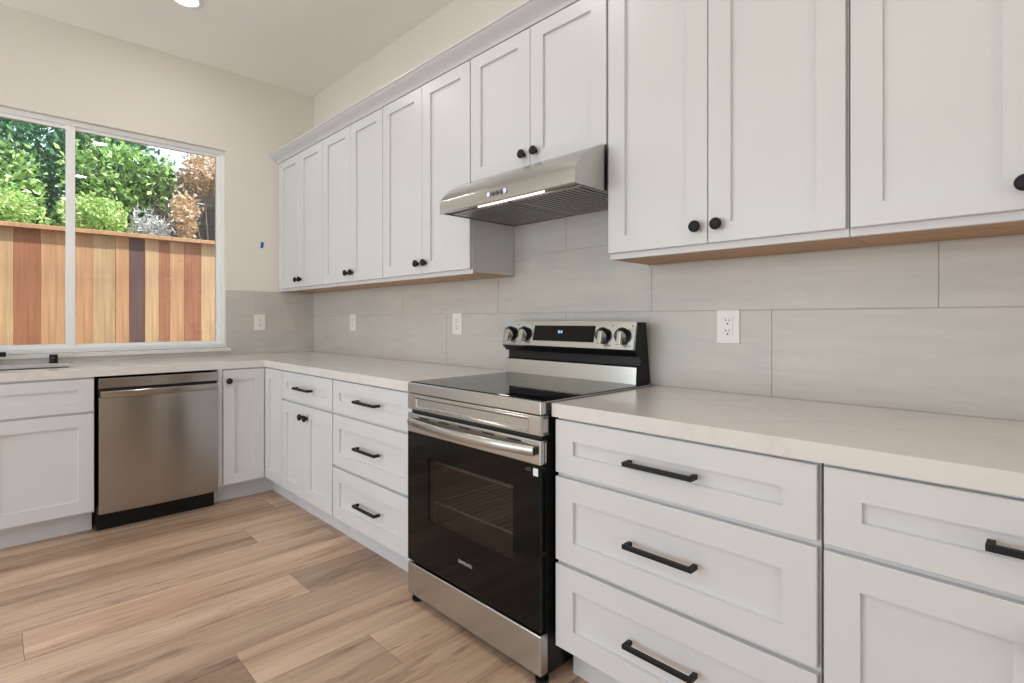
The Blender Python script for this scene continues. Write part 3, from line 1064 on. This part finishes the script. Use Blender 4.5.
for zz in (.35, 1.0, 1.75):
    MB().box(FXX - .058, FXX - .0195, -4.3, 1.6, zz, zz + .088).build('back_rail', 'fb_tan', f)
for yy in (-3.9, -1.5, .9):
    MB().box(FXX - .15, FXX - .0585, yy - .045, yy + .045, 0, 1.93).build('post', 'fb_tan', f)

# old dark fence behind the shrubs
o = thing('old_fence', (-3.35, .6, 0), 'old dark weathered wooden fence behind the shrubs at right', 'fence')
for i in range(5):
    MB().box(-3.37, -3.345, -.55, 2.4, 1.50 + i * .30, 1.785 + i * .30, .004, 1).build('board', 'oldwood', o)
for yy in (-.4, .9, 2.3):
    MB().box(-3.46, -3.37, yy - .05, yy + .05, 0, 2.98).build('post', 'oldwood', o)

class Leaves:
    def __init__(self, lo, hi):
        self.v, self.f, self.t, self.lo, self.hi = [], [], [], lo, hi
    def leaf(self, c, size, wid, tone, up=.3):
        d = Vector((random.gauss(0, 1), random.gauss(0, 1), random.gauss(up, .8))).normalized()
        s = d.cross(Vector((random.gauss(0, 1), random.gauss(0, 1), random.gauss(0, 1)))).normalized()
        nn = d.cross(s)
        b = len(self.v)
        c = Vector(c)
        fold = nn * wid * .35
        vs = [c, c + d * size * .45 + s * wid + fold, c + d * size, c + d * size * .45 - s * wid + fold, c + d * size * .5]
        if any(not self.lo[i] < p[i] < self.hi[i] for p in vs for i in range(3)):
            return
        self.v += vs
        self.f += [(b, b + 4, b + 1), (b + 4, b + 2, b + 1), (b, b + 3, b + 4), (b + 4, b + 3, b + 2)]
        self.t += [tone] * 4
    def build(self, name, mat, parent):
        me = bpy.data.meshes.new(name)
        base = WORLD[parent.name]
        me.from_pydata([tuple(p - base) for p in self.v], [], self.f)
        at = me.attributes.new('leaf_tone', 'FLOAT', 'FACE')
        at.data.foreach_set('value', self.t)
        me.materials.append(M[mat])
        ob = bpy.data.objects.new(name, me)
        COL.objects.link(ob)
        ob.parent = parent
        WORLD[ob.name] = base
        return ob

def shrub(name, box, blobs, mat, count, size, label, cat='shrub', tone=(0, 1), stems=6, wid=.30, stem_mat='bark', up=.3, stem_r=.016, holes=.0):
    """box = x0, x1, y0, y1 the plant keeps within; blobs = (centre, radii) its leaves fill in tufts, thickest at the skin"""
    x0, x1, y0, y1 = box
    base = ((x0 + x1) / 2, (y0 + y1) / 2, 0)
    t = thing(name, base, label, cat)
    lv = Leaves((x0, y0, .2), (x1, y1, 9))
    vol = [r[0] * r[1] * r[2] for c, r in blobs]
    tot = sum(vol)
    for (c, r), vv in zip(blobs, vol):
        k = max(1, int(count * vv / tot / 9))
        for _ in range(k):
            while True:
                p = Vector((random.uniform(-1, 1), random.uniform(-1, 1), random.uniform(-1, 1)))
                if p.length <= 1:
                    break
            p = p.normalized() * (p.length ** .55)
            q = Vector((c[0] + p.x * r[0], c[1] + p.y * r[1], c[2] + p.z * r[2]))
            tt = random.uniform(*tone)
            for _ in range(9):
                s = size * random.uniform(.6, 1.25)
                lv.leaf(q + Vector((random.gauss(0, size), random.gauss(0, size), random.gauss(0, size * .8))), s, s * wid, min(1, max(0, tt + random.gauss(0, .15))), up)
    lv.build('foliage', mat, t)
    mb = MB()
    for k in range(stems):
        c, r = random.choice(blobs)
        e = Vector((c[0] + random.uniform(-.7, .7) * r[0], c[1] + random.uniform(-.7, .7) * r[1], c[2] + random.uniform(-.3, .8) * r[2]))
        b0 = Vector(base) + Vector((random.uniform(-.1, .1), random.uniform(-.1, .1), 0))
        pts = []
        for i in range(7):
            a = i / 6
            p = b0.lerp(e, a)
            p += Vector((random.gauss(0, .03), random.gauss(0, .03), .0)) * (1 if 0 < i < 6 else 0)
            p.x = min(max(p.x, x0 + .03), x1 - .03)
            p.y = min(max(p.y, y0 + .03), y1 - .03)
            pts.append(p)
        mb.tube(pts, [stem_r * (1 - .75 * i / 6) for i in range(7)], 6)
    mb.build('stem', stem_mat, t, 60)
    return t

# nearest the fence
shrub('fern_shrub', (-2.5, -1.7, -2.95, -1.56), [((-2.1, -2.0, 2.16), (.28, .36, .20)), ((-2.05, -1.70, 2.08), (.22, .20, .13)), ((-2.1, -2.6, 2.1), (.3, .3, .25))], 'leaf_lime', 3400, .055,
      'low lime green feathery shrub above the fence at left of the mullion', wid=.22, tone=(.1, 1))
shrub('lime_shrub', (-2.5, -1.7, -1.54, -1.00), [((-2.1, -1.24, 2.16), (.28, .24, .18))], 'leaf_lime', 1900, .055,
      'low lime green shrub just right of the window mullion', wid=.22, tone=(.1, 1))
shrub('silver_shrub', (-2.5, -1.7, -.99, -.62), [((-2.05, -.80, 2.06), (.24, .17, .16))], 'leaf_silver', 900, .075,
      'pale silvery dead-looking twiggy shrub above the middle of the fence', wid=.12, tone=(.2, 1), stems=14, stem_r=.008)
shrub('withered_shrub', (-2.5, -1.7, -.61, -.36), [((-2.1, -.49, 2.26), (.18, .11, .24))], 'leaf_dry', 900, .06,
      'small withered brown shrub right of the silvery twigs above the fence', tone=(.1, 1), stems=6, stem_r=.008)
# second row
shrub('leafy_shrub', (-3.25, -2.52, -3.4, -1.55), [((-2.85, -2.05, 2.62), (.30, .36, .34)), ((-2.85, -1.72, 2.42), (.28, .16, .28)), ((-2.9, -2.8, 2.6), (.3, .4, .5))], 'leaf_green', 3000, .075,
      'sunlit bright green shrub in front of the dark one at left', tone=(0, 1))
shrub('bright_shrub', (-3.25, -2.52, -1.53, -.42), [((-2.85, -1.05, 2.72), (.34, .36, .36)), ((-2.9, -.68, 2.78), (.30, .26, .26)), ((-2.85, -1.2, 2.2), (.3, .3, .3))], 'leaf_green', 3300, .075,
      'bright green leafy shrub in the middle of the right window pane', tone=(0, 1))
shrub('dried_shrub', (-3.25, -2.52, -.40, .75), [((-2.88, -.08, 2.98), (.30, .26, .20)), ((-2.9, .30, 2.9), (.3, .25, .22))], 'leaf_dry', 2600, .06,
      'larger dried brown-leaved shrub at the right of the window under the sky', tone=(.1, 1), stems=10)
# third row
shrub('evergreen_shrub', (-4.75, -3.5, -4.2, -1.42), [((-4.1, -2.1, 2.9), (.55, .65, 1.1)), ((-4.1, -3.2, 2.9), (.55, .8, 1.1)), ((-4.1, -1.8, 2.2), (.5, .4, .8))], 'leaf_dark', 12000, .08,
      'dark glossy green shrub behind the fence at the left of the window', up=.1)
shrub('broad_tree', (-4.75, -3.5, -1.40, .02), [((-4.1, -.95, 3.2), (.55, .42, .65)), ((-4.1, -.45, 2.75), (.5, .42, .45)), ((-4.1, -.8, 2.1), (.5, .5, .6))], 'leaf_dark', 9000, .08,
      'dark green tree filling the window just right of the mullion', cat='tree', tone=(.1, 1), stem_r=.04)
shrub('dark_shrub', (-4.75, -3.5, .04, 1.7), [((-4.1, .55, 2.5), (.5, .5, .6)), ((-4.1, 1.2, 2.3), (.5, .4, .6))], 'leaf_dark', 4000, .08,
      'dark shrub behind the old weathered fence at the right of the window', tone=(.1, .8), up=.1)
shrub('background_tree', (-8.2, -5.0, -5.4, .35), [((-6.4, -2.6, 3.9), (1.2, 2.2, 1.5)), ((-6.4, -.7, 3.3), (1.0, .95, 1.0)), ((-6.4, -1.6, 2.2), (1.1, 1.9, 1.2))], 'leaf_dark', 10000, .14,
      'large dark tree farthest back behind all the shrubs', cat='tree', tone=(.1, .9), stem_r=.06)

# pale house beyond the garden
h = thing('neighbor_house', (-9.5, 3.6, 0), 'pale neighbouring house beyond the garden at the top right of the window', 'house')
MB().box(-11.5, -8.2, 1.9, 6, 0, 3.55).build('house_wall', 'stucco', h)
MB().prism([(1.5, 3.55), (6.0, 3.55), (6.0, 5.0), (4.0, 5.0)], 'x', -12, -7.8).build('roof', 'shingle', h)
